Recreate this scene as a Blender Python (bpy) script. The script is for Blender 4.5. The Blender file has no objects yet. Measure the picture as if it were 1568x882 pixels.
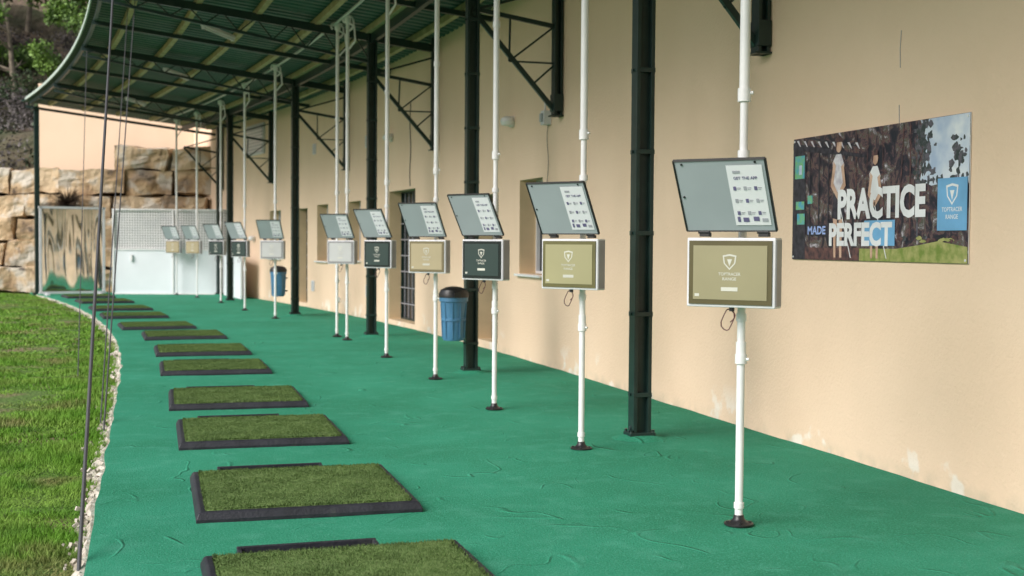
import bpy, math, random
import numpy as np
from mathutils import Vector, Matrix, noise
random.seed(7); rng=np.random.default_rng(7)
scene=bpy.context.scene
R=math.radians

# ------------------------------------------------------------ materials
def mat(name,col,rough=0.6,metal=0.0,col2=None,scale=5.0,detail=4.0,bump=0.0,bscale=None,spec=0.5,lo=0.35,hi=0.65,stretch=None,bdist=0.02):
    m=bpy.data.materials.new(name); m.use_nodes=True
    nt=m.node_tree; b=nt.nodes['Principled BSDF']
    b.inputs['Base Color'].default_value=(*col,1); b.inputs['Roughness'].default_value=rough
    b.inputs['Metallic'].default_value=metal; b.inputs['Specular IOR Level'].default_value=spec
    tc=nt.nodes.new('ShaderNodeNewGeometry'); src=tc.outputs['Position']
    if stretch:
        mp=nt.nodes.new('ShaderNodeMapping'); mp.inputs['Scale'].default_value=stretch
        nt.links.new(src,mp.inputs['Vector']); src=mp.outputs['Vector']
    if col2 is None: col2=tuple(min(1,c*0.82) for c in col)
    n=nt.nodes.new('ShaderNodeTexNoise'); n.inputs['Scale'].default_value=scale; n.inputs['Detail'].default_value=detail
    nt.links.new(src,n.inputs['Vector'])
    r=nt.nodes.new('ShaderNodeValToRGB'); r.color_ramp.elements[0].position=lo; r.color_ramp.elements[1].position=hi
    r.color_ramp.elements[0].color=(*col,1); r.color_ramp.elements[1].color=(*col2,1)
    nt.links.new(n.outputs['Fac'],r.inputs['Fac']); nt.links.new(r.outputs['Color'],b.inputs['Base Color'])
    if bump>0:
        n2=nt.nodes.new('ShaderNodeTexNoise'); n2.inputs['Scale'].default_value=bscale or scale*4; n2.inputs['Detail'].default_value=5
        nt.links.new(src,n2.inputs['Vector'])
        bp=nt.nodes.new('ShaderNodeBump'); bp.inputs['Strength'].default_value=bump; bp.inputs['Distance'].default_value=bdist
        nt.links.new(n2.outputs['Fac'],bp.inputs['Height']); nt.links.new(bp.outputs['Normal'],b.inputs['Normal'])
    return m
def mixlayer(m,col,scale,lo,hi,detail=5,zlo=None,zhi=None,amount=1.0,stretch=None):
    nt=m.node_tree; b=nt.nodes['Principled BSDF']
    prev=b.inputs['Base Color'].links[0].from_socket
    g=nt.nodes.new('ShaderNodeNewGeometry'); src=g.outputs['Position']
    if stretch:
        mp=nt.nodes.new('ShaderNodeMapping'); mp.inputs['Scale'].default_value=stretch
        nt.links.new(src,mp.inputs['Vector']); src=mp.outputs['Vector']
    n=nt.nodes.new('ShaderNodeTexNoise'); n.inputs['Scale'].default_value=scale; n.inputs['Detail'].default_value=detail
    nt.links.new(src,n.inputs['Vector'])
    mr=nt.nodes.new('ShaderNodeMapRange'); mr.inputs['From Min'].default_value=lo; mr.inputs['From Max'].default_value=hi
    mr.inputs['To Max'].default_value=amount
    nt.links.new(n.outputs['Fac'],mr.inputs['Value']); fac=mr.outputs['Result']
    if zlo is not None:
        sp=nt.nodes.new('ShaderNodeSeparateXYZ'); nt.links.new(g.outputs['Position'],sp.inputs['Vector'])
        mz=nt.nodes.new('ShaderNodeMapRange'); mz.inputs['From Min'].default_value=zlo; mz.inputs['From Max'].default_value=zhi
        mz.inputs['To Min'].default_value=1; mz.inputs['To Max'].default_value=0
        nt.links.new(sp.outputs['Z'],mz.inputs['Value'])
        mu=nt.nodes.new('ShaderNodeMath'); mu.operation='MULTIPLY'
        nt.links.new(fac,mu.inputs[0]); nt.links.new(mz.outputs['Result'],mu.inputs[1]); fac=mu.outputs[0]
    mx=nt.nodes.new('ShaderNodeMixRGB'); mx.inputs['Color2'].default_value=(*col,1)
    nt.links.new(fac,mx.inputs['Fac']); nt.links.new(prev,mx.inputs['Color1']); nt.links.new(mx.outputs['Color'],b.inputs['Base Color'])
def wrinkles(m,scale,width,height,dist=.4,strength=.4):
    nt=m.node_tree; b=nt.nodes['Principled BSDF']; prev=b.inputs['Normal'].links[0].from_node
    g=nt.nodes.new('ShaderNodeNewGeometry')
    n=nt.nodes.new('ShaderNodeTexNoise'); n.inputs['Scale'].default_value=scale; n.inputs['Detail'].default_value=1.2; n.inputs['Distortion'].default_value=dist
    nt.links.new(g.outputs['Position'],n.inputs['Vector'])
    def mth(op,a,bv=None):
        x=nt.nodes.new('ShaderNodeMath'); x.operation=op
        for i,q in enumerate((a,bv)):
            if q is None: continue
            if isinstance(q,(int,float)): x.inputs[i].default_value=q
            else: nt.links.new(q,x.inputs[i])
        return x.outputs[0]
    a=mth('SUBTRACT',n.outputs['Fac'],.5); a=mth('ABSOLUTE',a)
    mr=nt.nodes.new('ShaderNodeMapRange'); mr.interpolation_type='SMOOTHSTEP'; mr.inputs['From Min'].default_value=0; mr.inputs['From Max'].default_value=width; mr.inputs['To Min'].default_value=1; mr.inputs['To Max'].default_value=0
    nt.links.new(a,mr.inputs['Value'])
    k=nt.nodes.new('ShaderNodeTexNoise'); k.inputs['Scale'].default_value=1.7; k.inputs['Detail'].default_value=2; nt.links.new(g.outputs['Position'],k.inputs['Vector'])
    mk=nt.nodes.new('ShaderNodeMapRange'); mk.inputs['From Min'].default_value=.5; mk.inputs['From Max'].default_value=.68; nt.links.new(k.outputs['Fac'],mk.inputs['Value'])
    h=mth('MULTIPLY',mr.outputs['Result'],mk.outputs['Result'])
    bp=nt.nodes.new('ShaderNodeBump'); bp.inputs['Strength'].default_value=strength; bp.inputs['Distance'].default_value=height
    nt.links.new(h,bp.inputs['Height']); nt.links.new(bp.outputs['Normal'],prev.inputs['Normal'])

M={}
M['wall']=mat('stucco_wall',(.82,.625,.465),.9,col2=(.79,.595,.435),scale=.9,bump=.3,bscale=45,spec=.2)
mixlayer(M['wall'],(.71,.54,.395),1.3,.52,.85,amount=.5,stretch=(1,1,.3),detail=7)
mixlayer(M['wall'],(.86,.80,.73),2.6,.58,.62,detail=8,zlo=.10,zhi=.34,amount=.75)
mixlayer(M['wall'],(.45,.40,.30),5,.42,.7,zlo=.0,zhi=.12,amount=.7)
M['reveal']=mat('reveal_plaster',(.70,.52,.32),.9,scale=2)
M['carpet']=mat('green_carpet',(.024,.205,.115),.9,col2=(.032,.25,.15),scale=1.1,detail=8,bump=.7,bscale=110,spec=.15,bdist=.008)
mixlayer(M['carpet'],(.018,.165,.085),.5,.48,.68,amount=.7,detail=7)
mixlayer(M['carpet'],(.085,.34,.24),75,.50,.70,detail=6,amount=.6)
mixlayer(M['carpet'],(.010,.12,.062),95,.53,.72,detail=6,amount=.6,stretch=(1,1.3,1))
mixlayer(M['carpet'],(.08,.32,.225),5,.52,.72,detail=9,amount=.35)
wrinkles(M['carpet'],1.7,.018,.036,.8,.5)
M['turf']=mat('mat_turf',(.085,.15,.038),.9,col2=(.15,.225,.075),scale=55,detail=6,bump=1.0,bscale=140,spec=.2,bdist=.015,stretch=(1,.5,1))
mixlayer(M['turf'],(.065,.115,.035),3,.45,.65,amount=.45)
mixlayer(M['turf'],(.20,.26,.115),5,.6,.75,amount=.35,detail=8)
M['rubber']=mat('black_rubber',(.012,.013,.019),.55,col2=(.022,.023,.032),scale=9,bump=.2,bscale=60)
mixlayer(M['rubber'],(.05,.055,.05),12,.58,.75,detail=9,amount=.6)
M['steel']=mat('green_black_steel',(.008,.024,.022),.38,col2=(.014,.034,.03),scale=6,spec=.5)
mixlayer(M['steel'],(.05,.06,.055),9,.62,.75,detail=9,amount=.5)
M['white']=mat('white_painted_metal',(.80,.80,.80),.38,col2=(.72,.73,.74),scale=4)
M['whitebox']=mat('white_housing',(.70,.70,.73),.4,scale=6,col2=(.64,.65,.68))
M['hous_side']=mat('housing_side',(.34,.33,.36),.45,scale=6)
M['dark']=mat('black_plastic',(.018,.018,.02),.4,scale=8)
M['lid']=mat('grey_lid',(.38,.42,.45),.3,col2=(.35,.385,.415),scale=3)
M['paper']=mat('paper',(.82,.82,.86),.6,scale=4,col2=(.80,.80,.85))
M['ink']=mat('ink',(.16,.14,.28),.6)
M['inkgrey']=mat('ink_grey',(.42,.42,.48),.6)
def scr(n,a,b): 
    return (mat(n+'_bezel',a,.25,scale=5),mat(n+'_screen',b,.14,scale=3,col2=tuple(c*.93 for c in b)))
M['ol']=scr('olive',(.105,.09,.04),(.31,.285,.175))
M['ye']=scr('khaki',(.14,.13,.055),(.35,.33,.19))
M['br']=scr('brown',(.19,.16,.09),(.40,.34,.22))
M['dk']=scr('dark',(.012,.020,.020),(.04,.062,.06))
M['gr']=scr('grey',(.26,.26,.27),(.50,.51,.51))
M['logo']=mat('logo_print',(.60,.60,.53),.5)
M['roof']=mat('green_roof_sheet',(.030,.088,.072),.5,col2=(.042,.112,.09),scale=2)
M['purlin']=mat('purlin_wood',(.50,.43,.25),.7,col2=(.36,.30,.16),scale=5)
M['edge']=mat('roof_edge',(.50,.60,.54),.5)
M['stone']=mat('limestone',(.56,.43,.28),.95,col2=(.40,.26,.14),scale=1.3,detail=9,bump=1.0,bscale=4,bdist=.10,lo=.42,hi=.60)
mixlayer(M['stone'],(.60,.56,.49),1.9,.5,.60,detail=8,amount=.8)
mixlayer(M['stone'],(.22,.19,.16),1.3,.54,.68,detail=9,amount=.65)
mixlayer(M['stone'],(.06,.045,.035),2.6,.60,.68,detail=10,amount=.8)
M['gap']=mat('dark_gap',(.035,.028,.02),.95,scale=6)  # near-black colour standing in for the dark gaps between stones
M['grassground']=mat('grass_soil',(.08,.15,.022),.95,col2=(.20,.16,.085),scale=1.3,detail=9,bump=.9,bscale=22,bdist=.04,lo=.50,hi=.64)
M['blade']=mat('grass_blade',(.115,.27,.022),.7,col2=(.19,.33,.05),scale=1.7,detail=9,lo=.38,hi=.62,spec=.25)
mixlayer(M['blade'],(.23,.19,.09),1.1,.55,.67,detail=9,amount=.75)
mixlayer(M['blade'],(.06,.16,.015),3.5,.5,.65,detail=6,amount=.6)
M['border']=mat('broken_concrete',(.60,.56,.49),.95,col2=(.30,.26,.20),scale=14,detail=6,bump=.8,bscale=40)
M['leafL']=mat('leaf_light',(.17,.30,.045),.6,col2=(.06,.12,.025),scale=1.5,detail=4,lo=.42,hi=.6)
M['leafD']=mat('leaf_dark',(.055,.09,.03),.7,col2=(.02,.04,.018),scale=1.2)
M['scrub']=mat('dry_scrub',(.17,.15,.145),.9,col2=(.08,.07,.07),scale=1.3)
M['bark']=mat('bark',(.30,.25,.19),.9,col2=(.16,.13,.10),scale=7)
M['hill']=mat('hillside',(.06,.07,.03),.95,col2=(.13,.09,.065),scale=.6,detail=8,bump=.8,bscale=3,bdist=.3)
M['bin']=mat('blue_plastic',(.06,.175,.31),.4,col2=(.07,.20,.35),scale=4)
M['glass']=mat('dark_glass',(.03,.035,.04),.08,scale=2)
M['cable']=mat('cable_black',(.07,.07,.075),.5)
M['redcable']=mat('cable_dark_red',(.10,.025,.025),.5)
M['mirror']=mat('mirror_sheet',(.90,.89,.85),.05,metal=1.0)
M['panelwhite']=mat('white_panel',(.74,.78,.82),.5,scale=1.5,col2=(.70,.74,.78))
M['panelgrey']=mat('grey_mesh_backing',(.34,.34,.34),.7)

# ------------------------------------------------------------ mesh builder
class MB:
    def __init__(s): s.v=[];s.f=[];s.m=[]
    def add(s,vs,fs,mi=0):
        o=len(s.v); s.v+= [tuple(v) for v in vs]; s.f+=[tuple(i+o for i in f) for f in fs]; s.m+=[mi]*len(fs)
    def box(s,c,sz,mi=0,rot=None):
        c=Vector(c);h=Vector(sz)/2
        vs=[Vector((x*h.x,y*h.y,z*h.z)) for x in(-1,1) for y in(-1,1) for z in(-1,1)]
        if rot is not None: vs=[rot@v for v in vs]
        s.add([v+c for v in vs],[(0,1,3,2),(4,6,7,5),(0,4,5,1),(2,3,7,6),(0,2,6,4),(1,5,7,3)],mi)
    def beam(s,a,b,w,h,mi=0):
        a=Vector(a);b=Vector(b);d=(b-a);L=d.length;d.normalize()
        up=Vector((0,0,1)) if abs(d.z)<.95 else Vector((0,1,0))
        x=d.cross(up).normalized();z=x.cross(d)
        rot=Matrix((x,d,z)).transposed(); s.box((a+b)/2,(w,L,h),mi,rot)
    def cyl(s,a,b,r0,r1=None,n=16,mi=0,cap=True):
        if r1 is None:r1=r0
        a=Vector(a);b=Vector(b);d=(b-a).normalized()
        up=Vector((0,0,1)) if abs(d.z)<.95 else Vector((1,0,0))
        x=d.cross(up).normalized();y=d.cross(x)
        vs=[]
        for k in range(n):
            t=2*math.pi*k/n; o=x*math.cos(t)+y*math.sin(t)
            vs.append(a+o*r0); vs.append(b+o*r1)
        fs=[(2*k,2*((k+1)%n),2*((k+1)%n)+1,2*k+1) for k in range(n)]
        if cap: fs+= [tuple(2*k for k in range(n)),tuple(2*k+1 for k in reversed(range(n)))]
        s.add(vs,fs,mi)
    def tube(s,pts,r,n=8,mi=0):
        for a,b in zip(pts[:-1],pts[1:]): s.cyl(a,b,r,r,n,mi)
    def lathe(s,prof,c=(0,0,0),n=28,mi=0):
        c=Vector(c);vs=[]
        for r,z in prof:
            for k in range(n):
                t=2*math.pi*k/n; vs.append(c+Vector((r*math.cos(t),r*math.sin(t),z)))
        fs=[]
        for i in range(len(prof)-1):
            for k in range(n):
                k2=(k+1)%n; fs.append((i*n+k,i*n+k2,(i+1)*n+k2,(i+1)*n+k))
        fs.append(tuple(reversed(range(n)))); fs.append(tuple((len(prof)-1)*n+k for k in range(n)))
        s.add(vs,fs,mi)
    def obj(s,name,mats,parent=None,bevel=0,smooth=False,z=0):
        me=bpy.data.meshes.new(name); me.from_pydata(s.v,[],s.f)
        for m in mats: me.materials.append(m)
        me.polygons.foreach_set('material_index',s.m)
        me.update()
        if smooth:
            me.polygons.foreach_set('use_smooth',[True]*len(me.polygons))
            try: me.set_sharp_from_angle(angle=R(35))
            except Exception: pass
        return place(name,me,parent,bevel,z)
def place(name,me,parent=None,bevel=0,z=0):
    o=bpy.data.objects.new(name,me); scene.collection.objects.link(o)
    if parent: o.parent=parent
    o.location.z=z
    if bevel:
        b=o.modifiers.new('bevel','BEVEL'); b.width=bevel; b.segments=2; b.limit_method='ANGLE'
    return o
def empty(name,loc=(0,0,0),rz=0):
    e=bpy.data.objects.new(name,None); e.empty_display_size=.2; scene.collection.objects.link(e)
    e.location=loc; e.rotation_euler=(0,0,rz); return e
def textgeo(body,w,h,offset=.0):
    cu=bpy.data.curves.new('t','FONT'); cu.body=body; cu.offset=offset; cu.resolution_u=3
    o=bpy.data.objects.new('t',cu); scene.collection.objects.link(o)
    bpy.context.view_layer.update()
    me=bpy.data.meshes.new_from_object(o.evaluated_get(bpy.context.evaluated_depsgraph_get()))
    vs=np.array([v.co[:2] for v in me.vertices]); fs=[tuple(p.vertices) for p in me.polygons]
    mn=vs.min(0);mx=vs.max(0); vs=(vs-mn)/(mx-mn)*np.array([w,h])
    bpy.data.objects.remove(o); bpy.data.curves.remove(cu); bpy.data.meshes.remove(me)
    return vs,fs

def cx(d): return -.005*max(0,d-14)**2
def P(p,d,z=0): return Vector((p+cx(d),d,z))
def ca(d): return math.atan(.01*max(0,d-14))

# ------------------------------------------------------------ ground, hill
mb=MB(); S=400
xs=[-S,-120,-40]+[ -20+i*1.0 for i in range(0,31)]+[40,120,S]
ys=[-S,-80,-20]+[ i*1.0 for i in range(-4,45)]+[80,200,S]
vs=[];
for y in ys:
    for x in xs:
        z=-.05+ (.03*noise.noise(Vector((x*.6,y*.6,0))) if abs(x)<25 and -5<y<45 else 0)
        if x>-1.0: z=-.06
        vs.append((x,y,z))
n=len(xs); fs=[(j*n+i,j*n+i+1,(j+1)*n+i+1,(j+1)*n+i) for j in range(len(ys)-1) for i in range(n-1)]
mb.add(vs,fs); mb.obj('grass_ground',[M['grassground']],smooth=True)

EO=Vector((2.25,35.9,0)); EU=Vector((-math.cos(R(13)),math.sin(R(13)),0)); EV=Vector((math.sin(R(13)),math.cos(R(13)),0))
def E(t,v,z): return EO+EU*t+EV*v+Vector((0,0,z))
erot=Matrix.Rotation(R(-13),3,'Z')
mb=MB(); nx=70;ny=40;vs=[]
for j in range(ny+1):
    for i in range(nx+1):
        t=-25+i*1.0; v=4.0+j*1.1
        z=3.2+ (v-4)*.52+ noise.noise(Vector((t*.25,v*.25,1)))*1.2+noise.noise(Vector((t*.9,v*.9,4)))*.4
        if j==0: z=-.3
        vs.append(E(t,v,z))
fs=[(j*(nx+1)+i,(j+1)*(nx+1)+i,(j+1)*(nx+1)+i+1,j*(nx+1)+i+1) for j in range(ny) for i in range(nx)]
mb.add(vs,fs); mb.obj('hillside',[M['hill']],smooth=True)

# ------------------------------------------------------------ carpet
mb=MB(); ds=[-4+i*.2 for i in range(int(42.5/.2))]; ps=[-.27+i*(4.99/25) for i in range(26)]
def cedge(d): return .030*noise.noise(Vector((0,d*1.7,9)))+.02*noise.noise(Vector((3,d*5,9)))
colp=[(3.65,3.2),(3.65,8.86),(3.61,13.9),(3.62,19.66),(3.60,25.6),(3.63,31.9)]
vs=[]
for d in ds:
    for k,p in enumerate(ps):
        z=.010+ .010*abs(noise.noise(Vector((p*.9+d*.3,d*.8,3))))+.005*noise.noise(Vector((p*2.5,d*2.5,7)))
        e=cedge(d) if k==0 else 0
        vs.append(P(p+e,d,z))
n=len(ps); fs=[(j*n+i,j*n+i+1,(j+1)*n+i+1,(j+1)*n+i) for j in range(len(ds)-1) for i in range(n-1)]
o=len(vs)
for d in ds: vs.append(P(-.275+cedge(d),d,-.07))
fs+=[(j*n,(j+1)*n,o+j+1,o+j) for j in range(len(ds)-1)]
mb.add(vs,fs)
car=mb.obj('green_carpet_floor',[M['carpet']],smooth=True)

# broken concrete border
mb=MB(); dd=[-2+i*.05 for i in range(int(39.3/.05))]; vs=[]
for d in dd:
    w=.045+.035*noise.noise(Vector((1,d*2.2,0)))+.04*noise.noise(Vector((5,d*9,0)))
    w=max(.008,w); z=-.006+.02*noise.noise(Vector((2,d*7,0)))
    x0=-.262+cedge(d)
    vs+= [P(x0,d,z-.004),P(x0-w*.6,d,z),P(x0-w,d,z-.02),P(x0-w-.01,d,-.08)]
fs=[(i*4+j,i*4+j+1,(i+1)*4+j+1,(i+1)*4+j) for i in range(len(dd)-1) for j in range(3)]
mb.add(vs,fs)
for k in range(520):
    d=random.uniform(4,34); s=random.uniform(.008,.030)
    mb.box(P(-.30-abs(random.gauss(0,.04)),d,-.03),(s,s*1.3,s*1.2),0,Matrix.Rotation(random.random()*3,3,'Z')@Matrix.Rotation(random.random(),3,'X'))
mb.obj('concrete_border',[M['border']])

def blades(N,dl,h,w):
    d=rng.uniform(dl[0],dl[1],N); k=-.005*np.maximum(0,d-14)**2
    left=-.155*d-1.0
    p=left+(k-.295-left)*rng.random(N)**.85
    z0=-.055
    a=rng.uniform(0,2*np.pi,N); hh=h*rng.uniform(.4,1.1,N); lean=rng.normal(0,.5,(N,2))*hh[:,None]
    den=np.array([noise.noise(Vector((x*1.1,y*1.1,5)))+.6*noise.noise(Vector((x*4,y*4,2))) for x,y in zip(p,d)])
    hh=hh*np.clip(.85+1.2*den,.2,1.6)
    b=np.stack([p,d,np.full(N,z0)],1); s=np.stack([np.cos(a),np.sin(a),np.zeros(N)],1)*(w/2)
    tip=b+np.stack([lean[:,0],lean[:,1],hh],1)
    return np.stack([b-s,b+s,tip],1).reshape(-1,3)
V=np.concatenate([blades(80000,(4.5,10),.055,.006),blades(60000,(10,18),.055,.012),blades(45000,(18,39),.052,.025)])
me=bpy.data.meshes.new('lawn_grass'); nf=len(V)//3
me.vertices.add(len(V)); me.vertices.foreach_set('co',V.ravel()); me.loops.add(len(V)); me.loops.foreach_set('vertex_index',np.arange(len(V)))
me.polygons.add(nf); me.polygons.foreach_set('loop_start',np.arange(nf)*3); me.polygons.foreach_set('loop_total',np.full(nf,3)); me.update(); me.validate()
me.materials.append(M['blade']); place('lawn_grass',me)

# ------------------------------------------------------------ building wall
PW=4.70; ZT=5.4
openings=[
 (14.6,15.55,1.12,2.33,'win'),(16.5,17.5,.12,2.2,'door'),(21.0,22.7,.10,2.45,'door'),
 (24.7,25.6,1.15,2.35,'win'),(27.2,28.1,1.1,2.35,'win'),(28.9,29.8,.1,2.3,'door'),(31.2,32.2,1.1,2.3,'win')]
bd=sorted(set([-5+i for i in range(47)]+[o[0] for o in openings]+[o[1] for o in openings]))
bz=sorted(set([-.2,ZT]+[o[2] for o in openings]+[o[3] for o in openings]))
clubhouse=empty('clubhouse_building')
mb=MB()
for a,b in zip(bd[:-1],bd[1:]):
    for z0,z1 in zip(bz[:-1],bz[1:]):
        if any(o[0]-1e-6<=a and b<=o[1]+1e-6 and o[2]-1e-6<=z0 and z1<=o[3]+1e-6 for o in openings): continue
        mb.add([P(PW,a,z0),P(PW,b,z0),P(PW,b,z1),P(PW,a,z1)],[(0,3,2,1)])
    mb.add([P(PW,a,ZT),P(PW,b,ZT),P(PW+6,b,ZT),P(PW+6,a,ZT)],[(0,1,2,3)])
    mb.add([P(PW+6,a,-.2),P(PW+6,b,-.2),P(PW+6,b,ZT),P(PW+6,a,ZT)],[(0,1,2,3)])
mb.add([P(PW,-5,-.2),P(PW+6,-5,-.2),P(PW+6,-5,ZT),P(PW,-5,ZT)],[(0,1,2,3)])
mb.obj('stucco_walls',[M['wall']],parent=clubhouse)
for i,(a,b,z0,z1,k) in enumerate(openings):
    D=.28; mb=MB()
    A,B=PW,PW+D
    mb.add([P(A,a,z0),P(A,b,z0),P(B,b,z0),P(B,a,z0)],[(0,1,2,3)])
    mb.add([P(A,a,z1),P(A,b,z1),P(B,b,z1),P(B,a,z1)],[(0,3,2,1)])
    mb.add([P(A,a,z0),P(B,a,z0),P(B,a,z1),P(A,a,z1)],[(0,1,2,3)])
    mb.add([P(A,b,z0),P(B,b,z0),P(B,b,z1),P(A,b,z1)],[(0,3,2,1)])
    mb.obj('window_reveal' if k=='win' else 'door_reveal',[M['reveal']],parent=clubhouse)
    mb=MB(); mb.add([P(B,a,z0),P(B,b,z0),P(B,b,z1),P(B,a,z1)],[(0,3,2,1)],0)
    fm=1
    for (q0,q1) in (((a,z0),(b,z0)),((a,z1),(b,z1)),((a,z0),(a,z1)),((b,z0),(b,z1)),(((a+b)/2,z0),((a+b)/2,z1))):
        mb.beam(P(B-.03,*q0),P(B-.03,*q1),.05,.06,fm)
    if k=='door':
        for j in range(1,8): mb.beam(P(B-.05,a,z0+(z1-z0)*j/8),P(B-.05,b,z0+(z1-z0)*j/8),.02,.02,2)
        for j in range(1,7): 
            dd_=a+(b-a)*j/7; mb.beam(P(B-.05,dd_,z0),P(B-.05,dd_,z1),.015,.015,2)
    mb.obj('window_frame' if k=='win' else 'door_leaf',[M['glass'],M['whitebox'] if k=='win' else M['steel'],M['hous_side']],parent=clubhouse)
    if k=='win':
        mb=MB(); mb.beam(P(PW-.015,a-.05,z0-.02),P(PW-.015,b+.05,z0-.02),.09,.03); mb.obj('window_sill',[M['white']],parent=clubhouse,bevel=.004)

def fitting(name,p,d,z,kind):
    e=empty(name,P(p,d,z),ca(d)); mb=MB()
    if kind=='vent':
        mb.box((-.01,0,0),(.02,.24,.24),0)
        for j in range(5): mb.box((-.028,0,-.08+j*.04),(.014,.19,.012),1)
        mb.obj('louvre',[M['whitebox'],M['lid']],parent=e,bevel=.003)
    elif kind=='lamp':
        mb.lathe([(.02,-.06),(.08,-.045),(.1,0),(.085,.045),(.04,.07)],(-.08,0,0),20); mb.box((-.02,0,0),(.04,.1,.14),0)
        mb.obj('globe',[M['white']],parent=e,smooth=True)
    elif kind=='box':
        mb.box((-.05,0,0),(.1,.13,.17),0); mb.box((-.112,0,.0),(.02,.09,.1),1); mb.cyl((-.06,0,.085),(-.06,0,.2),.012)
        mb.obj('housing',[M['whitebox'],M['lid']],parent=e,bevel=.006)
        mb=MB(); pts=[Vector((-.02,.03*math.sin(j*.9)+.01,-.085-j*.09)) for j in range(12)]
        mb.tube(pts,.004); mb.obj('wire',[M['cable']],parent=e)
    elif kind=='tiny':
        mb.box((-.02,0,0),(.04,.16,.1),0); mb.box((-.045,0,0),(.012,.1,.05),1); mb.obj('cover',[M['white'],M['lid']],parent=e,bevel=.004)
    return e
fitting('wall_junction_box',PW,14.35,3.03,'box')
fitting('wall_lamp',PW,15.85,3.12,'lamp')
fitting('wall_lamp',PW,22.5,3.43,'lamp')
fitting('wall_vent',PW,24.2,3.49,'vent')
fitting('wall_vent',PW,28.3,3.62,'vent')
fitting('wall_vent',PW,24.15,.56,'vent')
fitting('wall_vent',PW,28.4,.52,'vent')
fitting('wall_lamp',PW,33.6,1.6,'lamp')
fitting('wall_socket',PW,23.7,.32,'tiny'); fitting('wall_socket',PW,26.3,.30,'tiny')
e=empty('louvred_window',P(PW,33.4,4.2),ca(33)); mb=MB(); mb.box((-.03,0,0),(.06,1.6,.8),0)
for j in range(9): mb.box((-.075,0,-.34+j*.085),(.03,1.5,.035),1)
mb.obj('louvres',[M['whitebox'],M['lid']],parent=e)
mb=MB(); pts=[Vector((PW-.004,7.05+.006*math.sin(j*2.1),2.30+j*.12)) for j in range(18)]
for j in range(0,17):
    if j not in(1,2,5,6,7,11): mb.beam(pts[j],pts[j+1],.003,.003)
mb.obj('wall_wire',[M['inkgrey']])
mb=MB(); mb.tube([P(PW-.01,21.3+.03*math.sin(j*1.3),2.5+j*.18) for j in range(9)],.008); mb.obj('wall_wire',[M['cable']])

# ------------------------------------------------------------ poster
poster=empty('advertising_poster',(PW-.012,8.40,1.40))
PWd,PHt=2.09,.90
def PS(s,t,l): return (-l*.0025,-s,t)
mpost=bpy.data.materials.new('poster_print'); mpost.use_nodes=True; nt=mpost.node_tree; b=nt.nodes['Principled BSDF']
b.inputs['Roughness'].default_value=.35
g=nt.nodes.new('ShaderNodeTexCoord'); mp=nt.nodes.new('ShaderNodeMapping'); mp.inputs['Scale'].default_value=(1,3.4,3.0)
nt.links.new(g.outputs['Object'],mp.inputs['Vector']); nn=nt.nodes.new('ShaderNodeTexNoise'); nn.inputs['Scale'].default_value=3.0; nn.inputs['Detail'].default_value=10; nn.inputs['Roughness'].default_value=.70; nn.inputs['Distortion'].default_value=.7
nt.links.new(mp.outputs['Vector'],nn.inputs['Vector']); rr=nt.nodes.new('ShaderNodeValToRGB'); cr=rr.color_ramp
cr.elements[0].position=.40; cr.elements[0].color=(.015,.018,.03,1); cr.elements[1].position=.68; cr.elements[1].color=(.74,.74,.82,1)
for pos,c in((.48,(.045,.035,.05,1)),(.52,(.16,.085,.09,1)),(.56,(.07,.085,.06,1)),(.61,(.30,.25,.29,1))):
    x=cr.elements.new(pos); x.color=c
nt.links.new(nn.outputs['Fac'],rr.inputs['Fac']); nt.links.new(rr.outputs['Color'],b.inputs['Base Color'])
pm=[mpost,
 mat('print_sky',(.42,.52,.70),.4,col2=(.80,.83,.88),scale=5),
 mat('print_tree',(.04,.055,.055),.4,col2=(.13,.12,.15),scale=30,detail=9,lo=.42,hi=.6),
 mat('print_grass',(.18,.25,.05),.4,col2=(.42,.40,.16),scale=16,detail=8),
 mat('print_trunk',(.17,.08,.075),.4,scale=22,detail=9,col2=(.04,.028,.038)),
 mat('print_skin',(.66,.44,.33),.4,scale=18,col2=(.48,.29,.21)),
 mat('print_shirt',(.76,.74,.78),.4,scale=16,col2=(.50,.46,.53)),
 mat('print_white',(.86,.86,.89),.4),
 mat('print_blue',(.19,.45,.74),.4),
 mat('print_tv',(.08,.36,.56),.4,col2=(.22,.50,.16),scale=16),
 mat('print_dark',(.018,.018,.028),.4,col2=(.06,.055,.075),scale=22,detail=9),
 mat('print_bluetext',(.36,.48,.86),.4)]
mb=MB(); mb.box((.004,-PWd/2,PHt/2),(.006,PWd,PHt),7); mb.add([PS(.0,0,0),PS(PWd,0,0),PS(PWd,PHt,0),PS(0,PHt,0)],[(0,1,2,3)],0)
def poly(pts,l,mi): mb.add([PS(s,t,l) for s,t in pts],[tuple(range(len(pts)))],mi)
def rect(s0,t0,s1,t1,l,mi): poly([(s0,t0),(s1,t0),(s1,t1),(s0,t1)],l,mi)
def blob(cs,ct,rs,rt,l,mi,jit=.25,n=18):
    poly([(min(PWd-.001,max(0.001,cs+rs*(1+random.uniform(-jit,jit))*math.cos(2*math.pi*k/n))),min(PHt-.001,max(.001,ct+rt*(1+random.uniform(-jit,jit))*math.sin(2*math.pi*k/n)))) for k in range(n)],l,mi)
poly([(1.60,.52),(1.72,.48),(1.9,.50),(2.088,.48),(2.088,.898),(1.60,.898),(1.63,.80),(1.66,.72)],.6,1)
lv=.8
for k in range(120):
    a=random.random()
    if a<.35: c=(random.gauss(1.99,.04),random.gauss(.66,.07))
    elif a<.85: c=(random.gauss(1.62,.045),random.gauss(.72,.11))
    else: c=(random.uniform(1.55,2.07),random.gauss(.51,.018))
    lv+=.008; blob(c[0],c[1],random.uniform(.008,.030),random.uniform(.008,.030),lv,2,.5,8)
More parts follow.
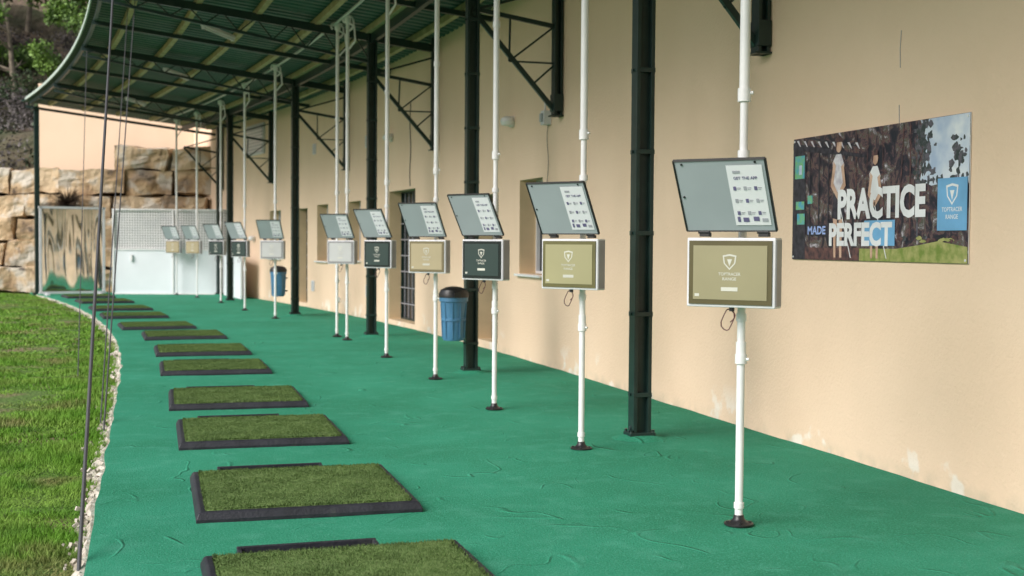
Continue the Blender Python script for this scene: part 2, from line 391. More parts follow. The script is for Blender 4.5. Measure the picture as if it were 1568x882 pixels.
rect(1.985,.45,1.995,.65,lv+.05,2); lv+=.06
for s in (.86,.97,1.21,1.36,1.49,1.57):
    lv+=.02; w_=random.uniform(.008,.026); l_=random.uniform(-.06,.06)
    poly([(s,.14),(s+w_,.14),(s+w_*.8+l_,.897),(s+.004+l_,.897)],lv,random.choice([4,4,2]))
lv+=.05
rect(.9,.0015,2.088,.085,lv,3); poly([(1.0,.0015),(2.088,.0015),(2.088,.10),(1.8,.135),(1.6,.11),(1.3,.08)],lv+.05,3)
for k in range(14): 
    s=random.uniform(1.4,2.05); lv+=.01; blob(s,.14+random.uniform(-.01,.03),.03,.012,lv+.1,random.choice([2,4,3]),.4,9)
rect(0.002,.0015,.92,.09,lv+.05,4); lv+=.2
poly([(.002,.0015),(.19,.0015),(.19,.78),(.002,.86)],lv,10); lv+=.1
rect(.03,.60,.17,.77,lv+.2,9); rect(.05,.37,.17,.43,lv+.2,9); rect(.07,.26,.18,.34,lv+.2,9); rect(.22,.41,.29,.47,lv+.2,9); rect(.09,.63,.13,.70,lv+.25,1)
for k in range(4): lv+=.02; rect(.24+k*.13,.14,.256+k*.13,.80-k*.015,lv,10)
lv+=.3
poly([(.0,.82),(1.0,.70),(1.0,.72),(.0,.87)],lv,10); poly([(.15,.897),(.9,.78),(.9,.79),(.25,.897)],lv+.05,10)
for k in range(9): poly([(.05+k*.1,.885-k*.009),(.08+k*.1,.885-k*.009),(.11+k*.1,.84-k*.009),(.10+k*.1,.84-k*.009)],lv+.15,6)
GL=lv+.3
def golfer(s,t,sc,sh,l):
    q=lambda pts,dl,mi: poly([(s+x*sc,t+y*sc) for x,y in pts],l+dl,mi)
    q([(-.05,.38),(-.062,.50),(-.07,.60),(-.03,.65),(.03,.65),(.068,.58),(.056,.5),(.05,.38)],0,sh)
    q([(-.05,.41),(.052,.41),(.075,.25),(.02,.235),(-.072,.25)],.1,10)
    q([(-.055,.25),(-.005,.25),(-.02,.12),(-.02,0),(-.045,0),(-.05,.13)],.05,5); q([(.01,.25),(.055,.25),(.05,.13),(.05,.0),(.024,0),(.02,.12)],.05,5)
    q([(-.06,.61),(-.088,.45),(.0,.36),(.01,.39),(-.055,.47),(-.03,.58)],.2,5)
    q([(.06,.59),(.088,.45),(.0,.36),(-.01,.39),(.055,.47),(.03,.57)],.2,5)
    q([(.035*math.cos(k*.4488),.705+.045*math.sin(k*.4488)) for k in range(14)],.15,5); q([(-.042,.69),(-.035,.75),(0,.775),(.036,.745),(.03,.725),(-.02,.725),(-.03,.67)],.3,4)
    q([(0,.37),(.008,.37),(.16,.0),(.15,.0)],.35,7)
golfer(.64,.02,1.12,6,GL); golfer(1.10,.02,.95,7,GL)
rect(1.79,.20,2.08,.52,GL+.5,8)
rect(.98,.105,1.34,.275,GL+.5,8)
def ptext(body,s0,t0,w,h,l,mi,off=.0):
    v,f=textgeo(body,w,h,off); mb.add([PS(s0+a,t0+b_,l) for a,b_ in v],f,mi)
ptext('PRACTICE',.64,.285,1.03,.215,GL+.9,7,.045); ptext('PERFECT',.53,.10,.78,.165,GL+.9,7,.045)
rect(.215,.175,.50,.255,GL+.5,10); ptext('MADE',.23,.185,.25,.06,GL+.9,11,.03)
def shield(addq,cs,ct,w):
    o=[(-.5,.45),(0,.55),(.5,.45),(.42,-.1),(0,-.55),(-.42,-.1)]; i=[(x*.78,y*.78) for x,y in o]
    for k in range(6):
        k2=(k+1)%6; addq([(cs+o[k][0]*w,ct+o[k][1]*w),(cs+o[k2][0]*w,ct+o[k2][1]*w),(cs+i[k2][0]*w,ct+i[k2][1]*w),(cs+i[k][0]*w,ct+i[k][1]*w)])
    addq([(cs-.18*w,ct+.2*w),(cs+.18*w,ct+.2*w),(cs,ct-.3*w)])
shield(lambda q:poly(q,GL+.9,7),1.935,.42,.12)
ptext('TOPTRACER',1.835,.315,.20,.027,GL+.9,7,.01); ptext('RANGE',1.875,.27,.12,.027,GL+.9,7,.01)
for s,t in((.02,.02),(.02,.88),(2.07,.02),(2.07,.88)): mb.cyl(PS(s,t,1),PS(s,t,GL+1),.008,n=10,mi=7)
mx=max(-v[0] for v in mb.v); mb.v=[(v[0]*.006/mx if v[0]<0 else v[0],v[1],v[2]) for v in mb.v]
mb.obj('poster_panel',pm,parent=poster)

# ------------------------------------------------------------ terminals
def terminal_parts(kind):
    bez,sc=M[kind]; parts=[]
    mb=MB(); W,H,D=.48,.36,.10; zc=1.335; yf=-.175
    mb.box((0,yf+D/2,zc),(W,D,H),0); parts.append(('screen_housing',mb,[M['whitebox']],.006))
    mb=MB(); mb.box((0,yf-.003,zc),(W-.03,.01,H-.03),0); mb.box((0,yf-.006,zc),(W-.08,.010,H-.08),1)
    yl=yf-.0125
    def q(pts): mb.add([(x,yl,z) for x,z in pts],[tuple(range(len(pts)))],2)
    shield(q,0,zc+.055,.075)
    for body,w,z in(('TOPTRACER',.12,-.015),('RANGE',.075,-.04)):
        v,f=textgeo(body,w,.016,.01); mb.add([(a-w/2,yl,zc+z+b_) for a,b_ in v],f,2)
    q([(-.045,zc-.095),(.045,zc-.095),(.045,zc-.075),(-.045,zc-.075)])
    q([(-.19,zc-.125),(-.165,zc-.125),(-.165,zc-.11),(-.19,zc-.11)])
    parts.append(('touch_screen',mb,[bez,sc,M['logo']],0))
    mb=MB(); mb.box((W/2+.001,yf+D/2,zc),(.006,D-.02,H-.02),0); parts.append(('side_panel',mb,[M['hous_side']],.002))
    mb=MB()
    for x in(-.15,.17): mb.box((x,yf+.03,1.532),(.055,.035,.022),0); mb.cyl((x-.03,yf+.012,1.545),(x+.03,yf+.012,1.545),.008,n=10)
    mb.cyl((-.0,yf+.03,1.155),(0,yf+.03,1.135),.014,n=12)
    parts.append(('hinge',mb,[M['dark']],.003))
    mb=MB(); hy,hz_=yf+.01,1.553; ty,tz=yf-.19,1.905
    dv=Vector((0,ty-hy,tz-hz_)); L=dv.length; dv.normalize(); xn=Vector((1,0,0)); nn=dv.cross(xn)
    if nn.y>0: nn=-nn
    def LP(u,v,l): return Vector((0,hy,hz_))+xn*u+dv*v+nn*l
    rot=Matrix((xn,dv,xn.cross(dv))).transposed(); W2=.485
    mb.box(LP(0,L/2,0),(W2,L,.008),0,rot)
    for a,b in((( -W2/2,0),(W2/2,0)),((-W2/2,L),(W2/2,L)),((-W2/2,0),(-W2/2,L)),((W2/2,0),(W2/2,L))):
        mb.beam(LP(*a,0),LP(*b,0),.010,.014,1)
    for u,v in((-.2,.385),(.19,.39),(-.22,.2)): mb.cyl(LP(u,v,.005),LP(u,v,.009),.006,n=8,mi=1)
    s0,s1=.035,.222; v0,v1=.035,L-.03
    mb.add([LP(s0,v0,.0075),LP(s1,v0,.0075),LP(s1,v1,.0075),LP(s0,v1,.0075)],[(0,1,2,3)],2)
    def r(a,b,c,d,mi): mb.add([LP(a,b,.0095),LP(c,b,.0095),LP(c,d,.0095),LP(a,d,.0095)],[(0,1,2,3)],mi)
    v,f=textgeo('GET THE APP',.125,.017,.02); mb.add([LP(s0+.03+a,v1-.08+b_,.0095) for a,b_ in v],f,3)
    r(s0+.03,v1-.045,s0+.07,v1-.03,4)
    for j in range(3):
        for i in range(3):
            a=s0+.02+i*.055; bb=v1-.14-j*.07
            r(a,bb,a+.016,bb+.022,4 if (i+j)%2 else 3); r(a+.02,bb+.012,a+.04,bb+.016,4); r(a+.02,bb+.004,a+.036,bb+.007,4)
    r(s0+.015,v0+.02,s0+.03,v0+.05,3); r(s0+.045,v0+.02,s0+.075,v0+.045,3); r(s0+.10,v0+.025,s0+.13,v0+.05,3); r(s0+.145,v0+.02,s0+.175,v0+.04,4)
    parts.append(('hinged_lid',mb,[M['lid'],M['dark'],M['paper'],M['ink'],M['inkgrey']],0))
    mb=MB(); mb.box((0,-.05,1.34),(.12,.05,.16),0); mb.box((0,-.02,1.30),(.08,.08,.03),0); parts.append(('mount_bracket',mb,[M['dark']],.003))
    mb=MB(); pts=[]
    for j in range(15):
        t=j/14*2*math.pi; pts.append(Vector((-.02+.032*math.sin(t)*(1+.3*math.sin(2*t)),-.15+.01*math.cos(t),1.09+.055*math.cos(t))))
    mb.tube(pts,.0032,6); pts=[Vector((-.01+.03*math.sin(j*.5),-.15,1.15-.012*j)) for j in range(7)]; mb.tube(pts,.003,6)
    parts.append(('cable_loop',mb,[M['redcable']],0))
    return parts
def pole_parts(top):
    mb=MB(); mb.cyl((0,0,.03),(0,0,2.3),.0215,n=20); mb.cyl((0,0,2.26),(0,0,top),.027,n=20)
    for z,r,h in((.90,.031,.05),(.94,.027,.10),(2.29,.035,.07),(1.98,.031,.04),(3.45,.034,.05),(1.12,.027,.04),(.12,.027,.03)): mb.cyl((0,0,z-h/2),(0,0,z+h/2),r,n=20)
    mb.cyl((.02,0,.90),(.045,0,.90),.008,n=8); mb.cyl((.02,0,2.3),(.05,0,2.3),.009,n=8)
    mf=MB(); mf.lathe([(.078,.018),(.078,.026),(.045,.034),(.03,.05),(.026,.07)],n=24)
    for k in range(4):
        a=k*math.pi/2+.5; mf.cyl((.06*math.cos(a),.06*math.sin(a),.022),(.06*math.cos(a),.06*math.sin(a),.036),.009,n=8)
    mt=MB(); mt.lathe([(.03,top-.12),(.05,top-.09),(.05,top-.03),(.07,top-.02),(.07,top)],n=16)
    pts=[Vector((.0+.10*math.sin(t),.02,top-.14-.09*math.cos(t)+.02*t)) for t in [i*.5 for i in range(12)]]
    mt.tube(pts,.016,8); mt.tube([Vector((0,0,top-.1)),Vector((.12,0,top-.16)),Vector((.14,0,top-.38)),Vector((.03,0,top-.5))],.014,8)
    return [('pole',mb,[M['white']],0),('floor_foot',mf,[M['dark']],0),('ceiling_fitting',mt,[M['white']],0)]
def zroof(p): return 5.42-(p+.55)*.12
cache={}
def make_stand(name,p,d,z,kind,alpha):
    e=empty(name,(p,d,0),-R(alpha))
    top=zroof(3)-.05
    key=('pole',); 
    if key not in cache: cache[key]=[(n,mb.obj(n,ms,parent=e,bevel=bv,smooth=True).data,bv) for n,mb,ms,bv in pole_parts(top)]
    else:
        for n,me,bv in cache[key]: place(n,me,e,bv)
    if kind:
        if kind not in cache:
            cache[kind]=[]
            for n,mb,ms,bv in terminal_parts(kind):
                o=mb.obj(n,ms,parent=e,bevel=bv,z=.024); cache[kind].append((n,o.data,bv))
        else:
            for n,me,bv in cache[kind]: place(n,me,e,bv,.024)
stands=[(3.02,5.94,'ol',47),(3.03,8.46,'ye',53),(3.0,10.7,'dk',57),(3.04,13.24,'br',47),(3.0,15.91,'dk',54),(2.95,18.9,'gr',43),
 (2.42,24.5,'gr',28),(2.07,27.6,'dk',50),(1.76,31.1,'dk',45),(1.31,34.1,'br',42),(.83,36.0,'br',38)]
for p,d,k,a in stands: make_stand('golf_screen_stand',p,d,0,k,a)
make_stand('white_support_pole',2.90,19.6,0,None,0)

# ------------------------------------------------------------ steel columns and wall brackets
def column(p,d,top,ang,base=True):
    e=empty('steel_column',(p,d,0),ang); mb=MB(); w=.135
    mb.box((0,0,top/2),(w-.02,.012,top),0)
    for s in(-1,1):
        mb.box((s*w/2*.86,0,top/2),(.030,.115,top),0)
    mb.box((0,.02,top/2),(w*.55,.03,top),0)
    z=.35
    while z<top:
        mb.box((0,0,z),(w+.018,.122,.035),0)
        for s in(-1,1): mb.cyl((s*(w/2+.005),0,z),(s*(w/2+.022),0,z),.012,n=8)
        z+=.62
    mb.obj('shaft',[M['steel']],parent=e,bevel=.003)
    if base:
        mb=MB(); mb.lathe([(.24,.004),(.17,.022),(.13,.034),(.10,.038)],n=24); mb.obj('carpet_collar',[M['carpet']],parent=e,smooth=True)
        mb=MB(); mb.box((0,0,.045),(.21,.15,.03)); 
        for s in(-1,1):
            mb.add([(s*.10,-.01,.06),(s*.06,-.01,.14),(s*.06,.01,.14),(s*.10,.01,.06),(s*.06,-.01,.06),(s*.06,.01,.06)],[(0,1,2,3),(0,4,1),(3,2,5)])
        for sx in(-1,1):
            for sy in(-1,1): mb.cyl((sx*.09,sy*.055,.06),(sx*.09,sy*.055,.08),.012,n=8)
        mb.obj('base_plate',[M['steel']],parent=e,bevel=.004)
cols=colp
for p,d in cols: column(p+cx(d),d,zroof(p)-.1,ca(d))
column(1.98,35.75,4.85,R(13)); 
e=empty('front_steel_column',(-2.92,37.2,0),R(13)); mb=MB(); mb.box((0,0,2.6),(.13,.13,5.3)); mb.box((0,0,.02),(.25,.25,.06)); mb.box((0,0,5.2),(.25,.25,.05)); mb.obj('shaft',[M['steel']],parent=e,bevel=.006)
for p,d in cols+[(3.6,36.6)]:
    e=empty('wall_truss_bracket',P(0,d,0),0); mb=MB()
    A=3.0; pw=PW-.10
    x0=p; 
    mb.box((pw,0,(A+4.85)/2),(.025,.13,4.85-A)); mb.box((pw+.075,0,(A+4.85)/2),(.025,.13,4.85-A)); mb.box((pw+.0375,0,(A+4.85)/2),(.05,.02,4.85-A))
    mb.box((pw+.035,-.0,A+.008),(.16,.15,.016)); mb.box((pw+.035,-.0,A+.16),(.11,.16,.20)); 
    mb.beam((pw,0,A+.08),(x0-.0,0,4.18),.045,.055)
    mb.beam((x0,0,4.20),(pw,0,4.05),.045,.05)
    mb.beam((x0,0,4.18),(pw,0,zroof(PW)-.30),.03,.03)
    mb.beam((x0+.45,0,4.13),(pw-.55,0,3.62),.022,.022); mb.beam((pw-.55,0,3.62),(pw,0,4.05),.022,.022); mb.beam((pw-.28,0,3.35),(pw,0,3.6),.022,.022)
    mb.beam((pw-.55,0,3.62),(pw,0,3.62),.02,.02)
    mb.obj('truss',[M['steel']],parent=e,bevel=.002)

# ------------------------------------------------------------ roof
roof=empty('shelter_roof')
mb=MB(); prof=[(0,0),(.10,0),(.125,.035),(.215,.035)]; per=.24; vs=[];fs=[]
d=-4; lst=[]
while d<37.6:
    for a,h in prof: lst.append((d+a,h))
    d+=per
for dd_,h in lst:
    vs.append(P(-.55,dd_,zroof(-.55)+h)); vs.append(P(PW,dd_,zroof(PW)+h))
fs=[(2*i,2*i+1,2*i+3,2*i+2) for i in range(len(lst)-1)]
mb.add(vs,fs); mb.obj('corrugated_sheet',[M['roof']],parent=roof)
seg=[-4+i*.8 for i in range(53)]; seg=[s for s in seg if s<37.6]
for p in(.05,.95,1.85,2.75,3.55,4.3):
    mb=MB()
    for a,b in zip(seg[:-1],seg[1:]): mb.beam(P(p,a,zroof(p)-.06),P(p,b+.0,zroof(p)-.06),.085,.10)
    mb.obj('purlin',[M['purlin']],parent=roof)
mb=MB()
for a,b in zip(seg[:-1],seg[1:]):
    mb.beam(P(-.57,a,zroof(-.55)+.0),P(-.57,b,zroof(-.55)+.0),.025,.07)
mb.obj('roof_edge_trim',[M['edge']],parent=roof)
mb=MB()
for a,b in zip(seg[:-1],seg[1:]):
    mb.beam(P(-.45,a,zroof(-.45)-.10),P(-.45,b,zroof(-.45)-.10),.05,.08)
    mb.beam(P(3.62,a,4.75),P(3.62,b,4.75),.07,.14)
mb.obj('longitudinal_beam',[M['steel']],parent=roof)
for d in [0.4,3.2,6.0,8.86,11.4,13.9,16.8,19.66,22.6,25.6,28.7,31.9,34.8,37.3]:
    mb=MB()
    a=P(-.5,d,zroof(-.5)-.16); b=P(PW-.02,d,zroof(PW)-.16)
    main=any(abs(d-c[1])<.1 for c in cols)
    mb.beam(a,b,.07,.12 if main else .07)
    if main :
        a2=P(-.5,d,zroof(-.5)-.30); e2=P(3.6,d,zroof(3.6)-.55)
        mb.beam(a2,e2,.045,.045)
        for k in range(8):
            u=k/8; u2=(k+.5)/8; q0=a2.lerp(e2,u); q1=a.lerp(P(3.6,d,zroof(3.6)-.18),u2); q2=a2.lerp(e2,(k+1)/8)
            mb.beam(q0,q1,.02,.02); mb.beam(q1,q2,.02,.02)
    mb.obj('rafter',[M['steel']],parent=roof)
mb=MB()
for a,b in zip(seg[:-1],seg[1:]): mb.cyl(P(3.0,a,4.92),P(3.0,b,4.92),.022,n=8)
mb.obj('conduit',[M['whitebox']],parent=roof)
for p,d in((1.4,21),(1.4,26.5),(1.4,32),(1.4,15.5)):
    e=empty('fluorescent_lamp',P(p,d,zroof(p)-.26),ca(d)+R(60)); mb=MB(); mb.box((0,0,.03),(1.25,.08,.05)); mb.cyl((-.58,0,-.02),(.58,0,-.02),.016,n=10)
    mb.box((-.6,0,-.01),(.03,.06,.06)); mb.box((.6,0,-.01),(.03,.06,.06)); mb.obj('fitting',[M['whitebox']],parent=e,bevel=.004)

# ------------------------------------------------------------ cables
def cable(a,b,r,sag=.0):
    mb=MB(); a=Vector(a);b=Vector(b); n=24; pts=[a.lerp(b,i/n)-Vector((0,0,sag*4*(i/n)*(1-i/n))) for i in range(n+1)]
    mb.tube(pts,r,8); mb.obj('net_cable',[M['cable']],smooth=True)
cable((-.30,5.9,-.06),(-.27,14.6,5.4),.010)
cable((-.33,10.4,-.05),(-.14,20.5,5.4),.007); cable((-.37,10.9,-.05),(-.26,21.3,5.4),.006)
cable((-.75,15,-.05),(-1.10,26.0,5.4),.006)

# ------------------------------------------------------------ golf mats
mats_=[(.25,4.55),(.25,6.70),(.22,9.10),(.19,11.25),(.15,14.2),(.12,16.6),(-.02,19.4),(-.38,21.7),(-.78,24.9),(-1.05,27.7),(-1.46,31.1),(-1.95,34.0)]
MW,ML=1.22,1.25
def mat_parts():
    a=MB()
    rings=[(0,.004),(0,.022),(.014,.052),(.024,.060),(.050,.060),(.054,.045)]
    vs=[]
    for ins,z in rings: vs+= [(ins,ins,z),(MW-ins,ins,z),(MW-ins,ML-ins,z),(ins,ML-ins,z)]
    fs=[(i*4+k,i*4+(k+1)%4,(i+1)*4+(k+1)%4,(i+1)*4+k) for i in range(len(rings)-1) for k in range(4)]
    fs.append(tuple((len(rings)-1)*4+k for k in range(4))); a.add(vs,fs)
    a.box((.50,ML+.045,.022),(.66,.086,.03)); a.box((.50,ML+.085,.036),(.66,.02,.060)); a.box((.18,ML+.04,.034),(.02,.09,.056)); a.box((.82,ML+.04,.034),(.02,.09,.056))
    t=MB(); nx=44;ny=44;vs=[]
    ww=.046
    for j in range(ny+1):
        for i in range(nx+1):
            x=ww+(MW-2*ww)*i/nx; y=ww+(ML-2*ww)*j/ny; edge=min(i,j,nx-i,ny-j)
            z=.070+.0035*noise.noise(Vector((x*6,y*6,0)))+random.uniform(-.0015,.0015)
            if edge==0: z=.052
            vs.append((x+random.uniform(-.004,.004),y+random.uniform(-.004,.004),z))
    fs=[(j*(nx+1)+i,j*(nx+1)+i+1,(j+1)*(nx+1)+i+1,(j+1)*(nx+1)+i) for j in range(ny) for i in range(nx)]
    t.add(vs,fs)
    return [('rubber_tray',a,[M['rubber']],.004,False),('turf_top',t,[M['turf']],0,True)]
N=30000; bx=rng.uniform(.048,MW-.048,N); by=rng.uniform(.048,ML-.048,N); an=rng.uniform(0,6.28,N)
b=np.stack([bx,by,np.full(N,.064)],1); s=np.stack([np.cos(an),np.sin(an),np.zeros(N)],1)*.003
tip=b+np.stack([rng.normal(0,.006,N),rng.normal(-.002,.006,N),rng.uniform(.007,.017,N)],1)
V=np.stack([b-s,b+s,tip],1).reshape(-1,3); fme=bpy.data.meshes.new('turf_fibres'); 
fme.vertices.add(len(V)); fme.vertices.foreach_set('co',V.ravel()); fme.loops.add(len(V)); fme.loops.foreach_set('vertex_index',np.arange(len(V)))
fme.polygons.add(N); fme.polygons.foreach_set('loop_start',np.arange(N)*3); fme.polygons.foreach_set('loop_total',np.full(N,3)); fme.update(); fme.materials.append(M['turf'])
first=None
for p,d in mats_:
    e=empty('golf_mat',(p,d,.008),ca(d)+random.uniform(-.015,.015))
    if first is None:
        first=[(n,m_.obj(n,ms,parent=e,bevel=bv,smooth=sm).data,bv) for n,m_,ms,bv,sm in mat_parts()]
    else:
        for n,me,bv in first: place(n,me,e,bv)
    place('turf_fibres',fme,e)

# ------------------------------------------------------------ bins
def bin_(x,y,z):
    e=empty('trash_bin',(x,y,z)); mb=MB()
    mb.lathe([(.115,0),(.125,.02),(.13,.22),(.142,.225),(.142,.25),(.134,.255),(.15,.44),(.165,.445),(.165,.50)],n=32)
    for k in range(10):
        a=k*math.pi/5; mb.beam((.128*math.cos(a),.128*math.sin(a),.03),(.148*math.cos(a),.148*math.sin(a),.43),.012,.012)
    mb.obj('tub',[M['bin']],parent=e,smooth=True)
    mb=MB(); mb.lathe([(.17,.49),(.172,.53),(.15,.575),(.09,.605),(.03,.615)],n=32); mb.box((.0,-.165,.52),(.07,.03,.05)); mb.obj('lid',[M['dark']],parent=e,smooth=True)
    mb=MB(); mb.beam((0,.0,.36),(.2,.28,.36),.03,.03); mb.beam((0,.0,.10),(.2,.28,.10),.03,.03); mb.obj('hanger',[M['steel']],parent=e)
bin_(3.36,13.72,.40); bin_(2.55,25.2,.42)

# ------------------------------------------------------------ far end
e=empty('white_mesh_fence'); mb=MB()
mb.box(E(1.55,0,.65),(3.3,.04,1.25),0,erot)
mb.box(E(1.55,.05,1.85),(3.3,.02,1.1),1,erot)
for k in range(3): mb.box(E(-.1+k*1.65,-.02,1.22),(.05,.06,2.4),2,erot)
for z in(.04,1.28,2.4): mb.box(E(1.55,-.02,z),(3.3,.05,.04),2,erot)
for k in range(46): mb.box(E(-.07+k*.0715,.02,1.85),(.030,.01,1.1),2,erot)
for k in range(15): mb.box(E(1.55,.008,1.34+k*.072),(3.3,.01,.030),2,erot)
mb.box(E(2.7,-.06,1.05),(.06,.05,.18),2,erot)
mb.obj('fence_panel',[M['panelwhite'],M['panelgrey'],M['white']],parent=e)
e=empty('leaning_mirror',E(4.2,-.45,0),R(13)); mb=MB(); e.rotation_euler=(0,0,R(14))
nx,nz=36,24; vs=[]
for j in range(nz+1):
    for i in range(nx+1):
        x=-.80+1.60*i/nx; z=.12+2.26*j/nz
        vs.append((x,.006*math.sin(x*8+.6*math.sin(z*1.7))+.002*math.sin(x*17+z),z))
mb.add(vs,[(j*(nx+1)+i,j*(nx+1)+i+1,(j+1)*(nx+1)+i+1,(j+1)*(nx+1)+i) for j in range(nz) for i in range(nx)])
mb.obj('mirror_sheet',[M['mirror']],parent=e,smooth=True)
mb=MB(); mb.box((0,.06,1.25),(1.62,.02,2.3))
for t in(-.84,.84): mb.box((t,-.0,1.25),(.06,.08,2.4))
for z in(.08,2.42): mb.box((0,-.0,z),(1.78,.08,.06))
for t in(-.7,.7): mb.box((t,-.1,.03),(.08,.5,.05))
mb.obj('mirror_frame',[M['whitebox']],parent=e)
mb=MB(); mb.beam(P(PW-.5,33.0,.62),P(PW-.25,35.6,.62),.05,1.2); mb.obj('white_low_panel',[M['panelwhite']])
def stone(mb,c,sz,rot,seed):
    n=6; key={}; vs=[];fs=[]
    def vid(i,j,k):
        if (i,j,k) not in key:
            q=Vector((i/n*2-1,j/n*2-1,k/n*2-1)); 
            m=max(abs(q.x),abs(q.y),abs(q.z)); r=q.normalized()*m; q=q*.90+r*.12
            q=Vector((q.x*sz[0]/2,q.y*sz[1]/2,q.z*sz[2]/2)); nz=noise.noise_vector(q*1.3+Vector((seed,seed*2.3,0)))*.11+noise.noise_vector(q*5+Vector((seed,0,seed)))*.045
            key[(i,j,k)]=len(vs); vs.append(rot@(q+nz)+c)
        return key[(i,j,k)]
    for a in range(n):
        for b_ in range(n):
            for s in(0,n):
                fs.append((vid(s,a,b_),vid(s,a+1,b_),vid(s,a+1,b_+1),vid(s,a,b_+1)))
                fs.append((vid(a,s,b_),vid(a+1,s,b_),vid(a+1,s,b_+1),vid(a,s,b_+1)))
                fs.append((vid(a,b_,s),vid(a+1,b_,s),vid(a+1,b_+1,s),vid(a,b_+1,s)))
    mb.add(vs,fs)
mb=MB(); z=0; row=0
rows=[.76,.70,.72,.70,.74,.70]
for rh in rows:
    t=-1.6+random.uniform(0,.6)
    tmax=20 if z+rh<3.65 else 3.9-.5*(row-4)
    while t<tmax:
        w=random.uniform(1.0,2.3)
        if t>4.4: w=max(.75,w*.7)
        stone(mb,E(t+w/2,1.9+row*.10+random.uniform(-.10,.10),z+rh/2),(w*.96,1.1,rh*.95),erot@Matrix.Rotation(random.uniform(-.06,.06),3,'Y')@Matrix.Rotation(random.uniform(-.1,.1),3,'Z'),random.random()*50)
        t+=w
    z+=rh; row+=1
sw=mb.obj('stone_retaining_wall',[M['stone']])
mb=MB(); mb.box(E(9,2.7,1.6),(23,.5,3.3),0,erot); mb.box(E(1.2,2.75,2.05),(5.2,.45,4.1),0,erot); mb.obj('dark_gap_backing',[M['gap']],parent=sw)  # dark boxes added behind the blocks to darken the crevices
mb=MB(); mb.box(E(2.6,3.5,3.1),(7.4,.25,6.4),0,erot); mb.obj('end_wall',[M['wall']],bevel=.01)

# ------------------------------------------------------------ vegetation
def leaves(name,cents,N,size,m,parent=None,flat=.8):
    V=[]
    ws=np.array([c[3]**2 for c in cents]); ws=ws/ws.sum()
    for (x,y,z,r),w in zip(cents,ws):
        k=int(N*w); u=rng.normal(size=(k,3)); u/=np.linalg.norm(u,axis=1)[:,None]; rad=r*(rng.random(k)**.45)*rng.uniform(.8,1.15,k)
        c=np.array([x,y,z])+u*rad[:,None]*np.array([1,1,flat])
        a=rng.normal(size=(k,3)); a/=np.linalg.norm(a,axis=1)[:,None]; b=np.cross(a,rng.normal(size=(k,3))); b/=np.linalg.norm(b,axis=1)[:,None]
        s=size*rng.uniform(.5,1.3,k)[:,None]
        V.append(np.stack([c-a*s,c-b*s*.5,c+a*s,c+b*s*.5],1).reshape(-1,3))
    V=np.concatenate(V); nf=len(V)//4; me=bpy.data.meshes.new(name)
    me.vertices.add(len(V)); me.vertices.foreach_set('co',V.ravel()); me.loops.add(len(V)); me.loops.foreach_set('vertex_index',np.arange(len(V)))
    me.polygons.add(nf); me.polygons.foreach_set('loop_start',np.arange(nf)*4); me.polygons.foreach_set('loop_total',np.full(nf,4)); me.update(); me.materials.append(m)
    return place(name,me,parent)
def tree(loc,h,crown,m,n=9000,size=.09,nb=9,spread=1.0):
    e=empty('hillside_tree',loc); mb=MB(); cents=[]
    lean=Vector((random.uniform(-.6,.6),random.uniform(-.4,.4),h*.75)); pts=[lean*(i/6)+Vector((random.uniform(-.08,.08),0,0)) for i in range(7)]
    for i in range(6): mb.cyl(pts[i],pts[i+1],.13*(1-i/8),.13*(1-(i+1)/8),8)
    for k in range(nb):
        i=random.randint(2,6); a=random.random()*6.28; L=crown*random.uniform(.5,1.0)
        q=pts[i]+Vector((math.cos(a)*L,math.sin(a)*L,L*random.uniform(.2,.9))); mid=(pts[i]+q)/2+Vector((0,0,-.1))
        mb.cyl(pts[i],mid,.05,.035,6); mb.cyl(mid,q,.035,.012,6); cents.append((q.x,q.y,q.z,crown*random.uniform(.28,.5)))
        for j in range(3):
            q2=q+Vector((random.uniform(-.5,.5),random.uniform(-.5,.5),random.uniform(-.2,.6)))*crown*.5; mb.cyl(mid,q2,.02,.006,5); cents.append((q2.x,q2.y,q2.z,crown*random.uniform(.15,.3)))
    mb.obj('trunk',[M['bark']],parent=e); leaves('crown',cents,n,size,m,e)
def hz(t,v): return 3.2+(v-4)*.52
for t,v,h,c,m,n,s in((6.9,9,4.5,1.6,'leafL',9000,.075),(9.5,11,5.5,2.0,'leafL',10000,.085),(7.6,14,6.5,2.2,'leafL',10000,.09),(5.0,14,6,2.2,'leafL',9000,.10),
    (12.5,12,6,2.2,'leafD',6000,.1),(11,17,8,2.8,'leafL',8000,.12),(8,20,8,3,'leafD',6000,.13),(15,15,7,2.6,'leafL',5000,.12),(18,13,6,2.4,'leafD',4000,.12)):
    tree(E(t,v,hz(t,v)-.5),h,c,M[m],n,s)
cents=[];c2=[]
for k in range(150):
    t=random.uniform(4.5,20); v=random.uniform(4.6,16); q=E(t,v,hz(t,v)+random.uniform(0,.5)); (cents if k%5<3 else c2).append((q.x,q.y,q.z,random.uniform(.4,1.0)))
leaves('hillside_shrubs',cents,32000,.07,M['scrub']); leaves('hillside_undergrowth',c2,26000,.075,M['leafD'])
c3=[]
for k in range(60):
    t=random.uniform(-5,40); v=random.uniform(24,34); q=E(t,v,hz(t,v)+random.uniform(0,7)); c3.append((q.x,q.y,q.z,random.uniform(1.6,3)))
leaves('distant_trees',c3,22000,.34,M['leafD'])
mb=MB(); e=empty('dry_bush',E(4.75,1.0,2.2))
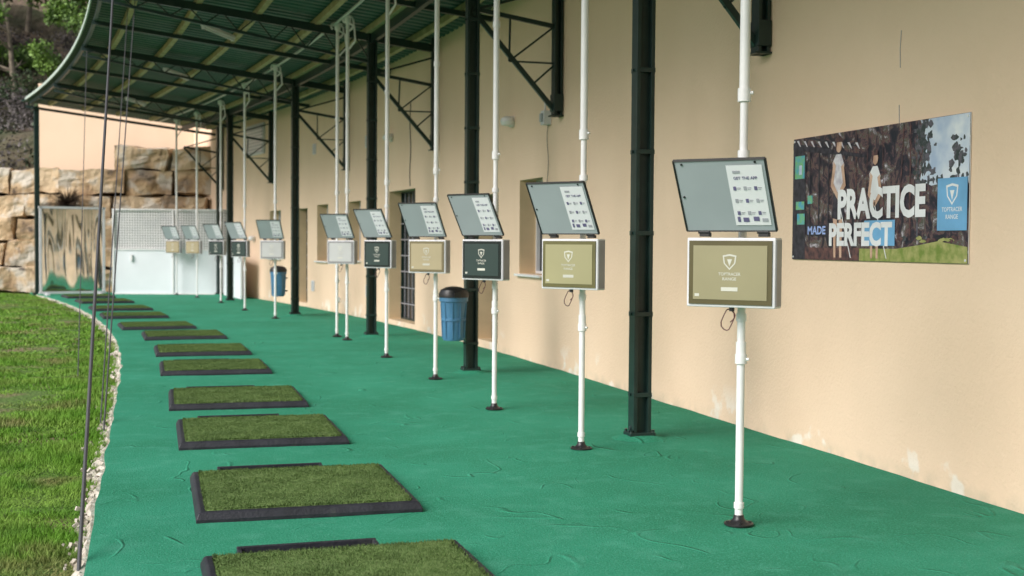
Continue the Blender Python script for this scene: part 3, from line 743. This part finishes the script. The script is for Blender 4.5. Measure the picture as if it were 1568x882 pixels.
for k in range(520):
    a=random.random()*6.28; b_=random.uniform(-1.3,1.0); r=random.uniform(.2,.6); q=Vector((math.cos(a)*math.cos(b_)*r*.9,math.sin(a)*math.cos(b_)*r*.8-.1,math.sin(b_)*r+.35))
    mb.cyl(Vector((0,0,.35))+q*.1,q+Vector((0,0,random.uniform(-.1,.1))),.014,.005,4,cap=False)
mb.obj('twigs',[mat('dry_twigs',(.11,.07,.04),.9,col2=(.05,.035,.025),scale=6)],parent=e)

# ------------------------------------------------------------ light and camera
w=bpy.data.worlds.new('World'); scene.world=w; w.use_nodes=True; nt=w.node_tree; bg=nt.nodes['Background']
sky=nt.nodes.new('ShaderNodeTexSky'); sky.sky_type='NISHITA'; sky.sun_disc=False; sky.sun_elevation=R(38); sky.sun_rotation=R(246); sky.air_density=1.0; sky.dust_density=3.0; sky.ozone_density=1.0
hs=nt.nodes.new('ShaderNodeHueSaturation'); hs.inputs['Saturation'].default_value=.6
nt.links.new(sky.outputs['Color'],hs.inputs['Color']); nt.links.new(hs.outputs['Color'],bg.inputs['Color']); bg.inputs['Strength'].default_value=.15
sl=bpy.data.lights.new('sun','SUN'); sl.energy=4.1; sl.angle=R(40); sl.color=(1,.965,.94); so=bpy.data.objects.new('sun',sl); scene.collection.objects.link(so)
dirv=Vector((.78,.35,-.67)).normalized(); so.rotation_euler=dirv.to_track_quat('-Z','Y').to_euler()
scene.view_settings.view_transform='Standard'; scene.view_settings.look='None'; scene.view_settings.exposure=0

cam=bpy.data.cameras.new('camera'); co=bpy.data.objects.new('camera',cam); scene.collection.objects.link(co); scene.camera=co
cam.sensor_width=36; cam.lens=1900/1568*36; cam.clip_end=2000; cam.clip_start=.05
yaw=math.atan(561/1900); pitch=math.atan(67/1900); roll=.007
co.matrix_world=Matrix.Translation((0,0,1.498))@Matrix.Rotation(-yaw,4,'Z')@Matrix.Rotation(math.pi/2-pitch,4,'X')@Matrix.Rotation(roll,4,'Z')
cam.dof.use_dof=True; cam.dof.focus_distance=7.5; cam.dof.aperture_fstop=2.8
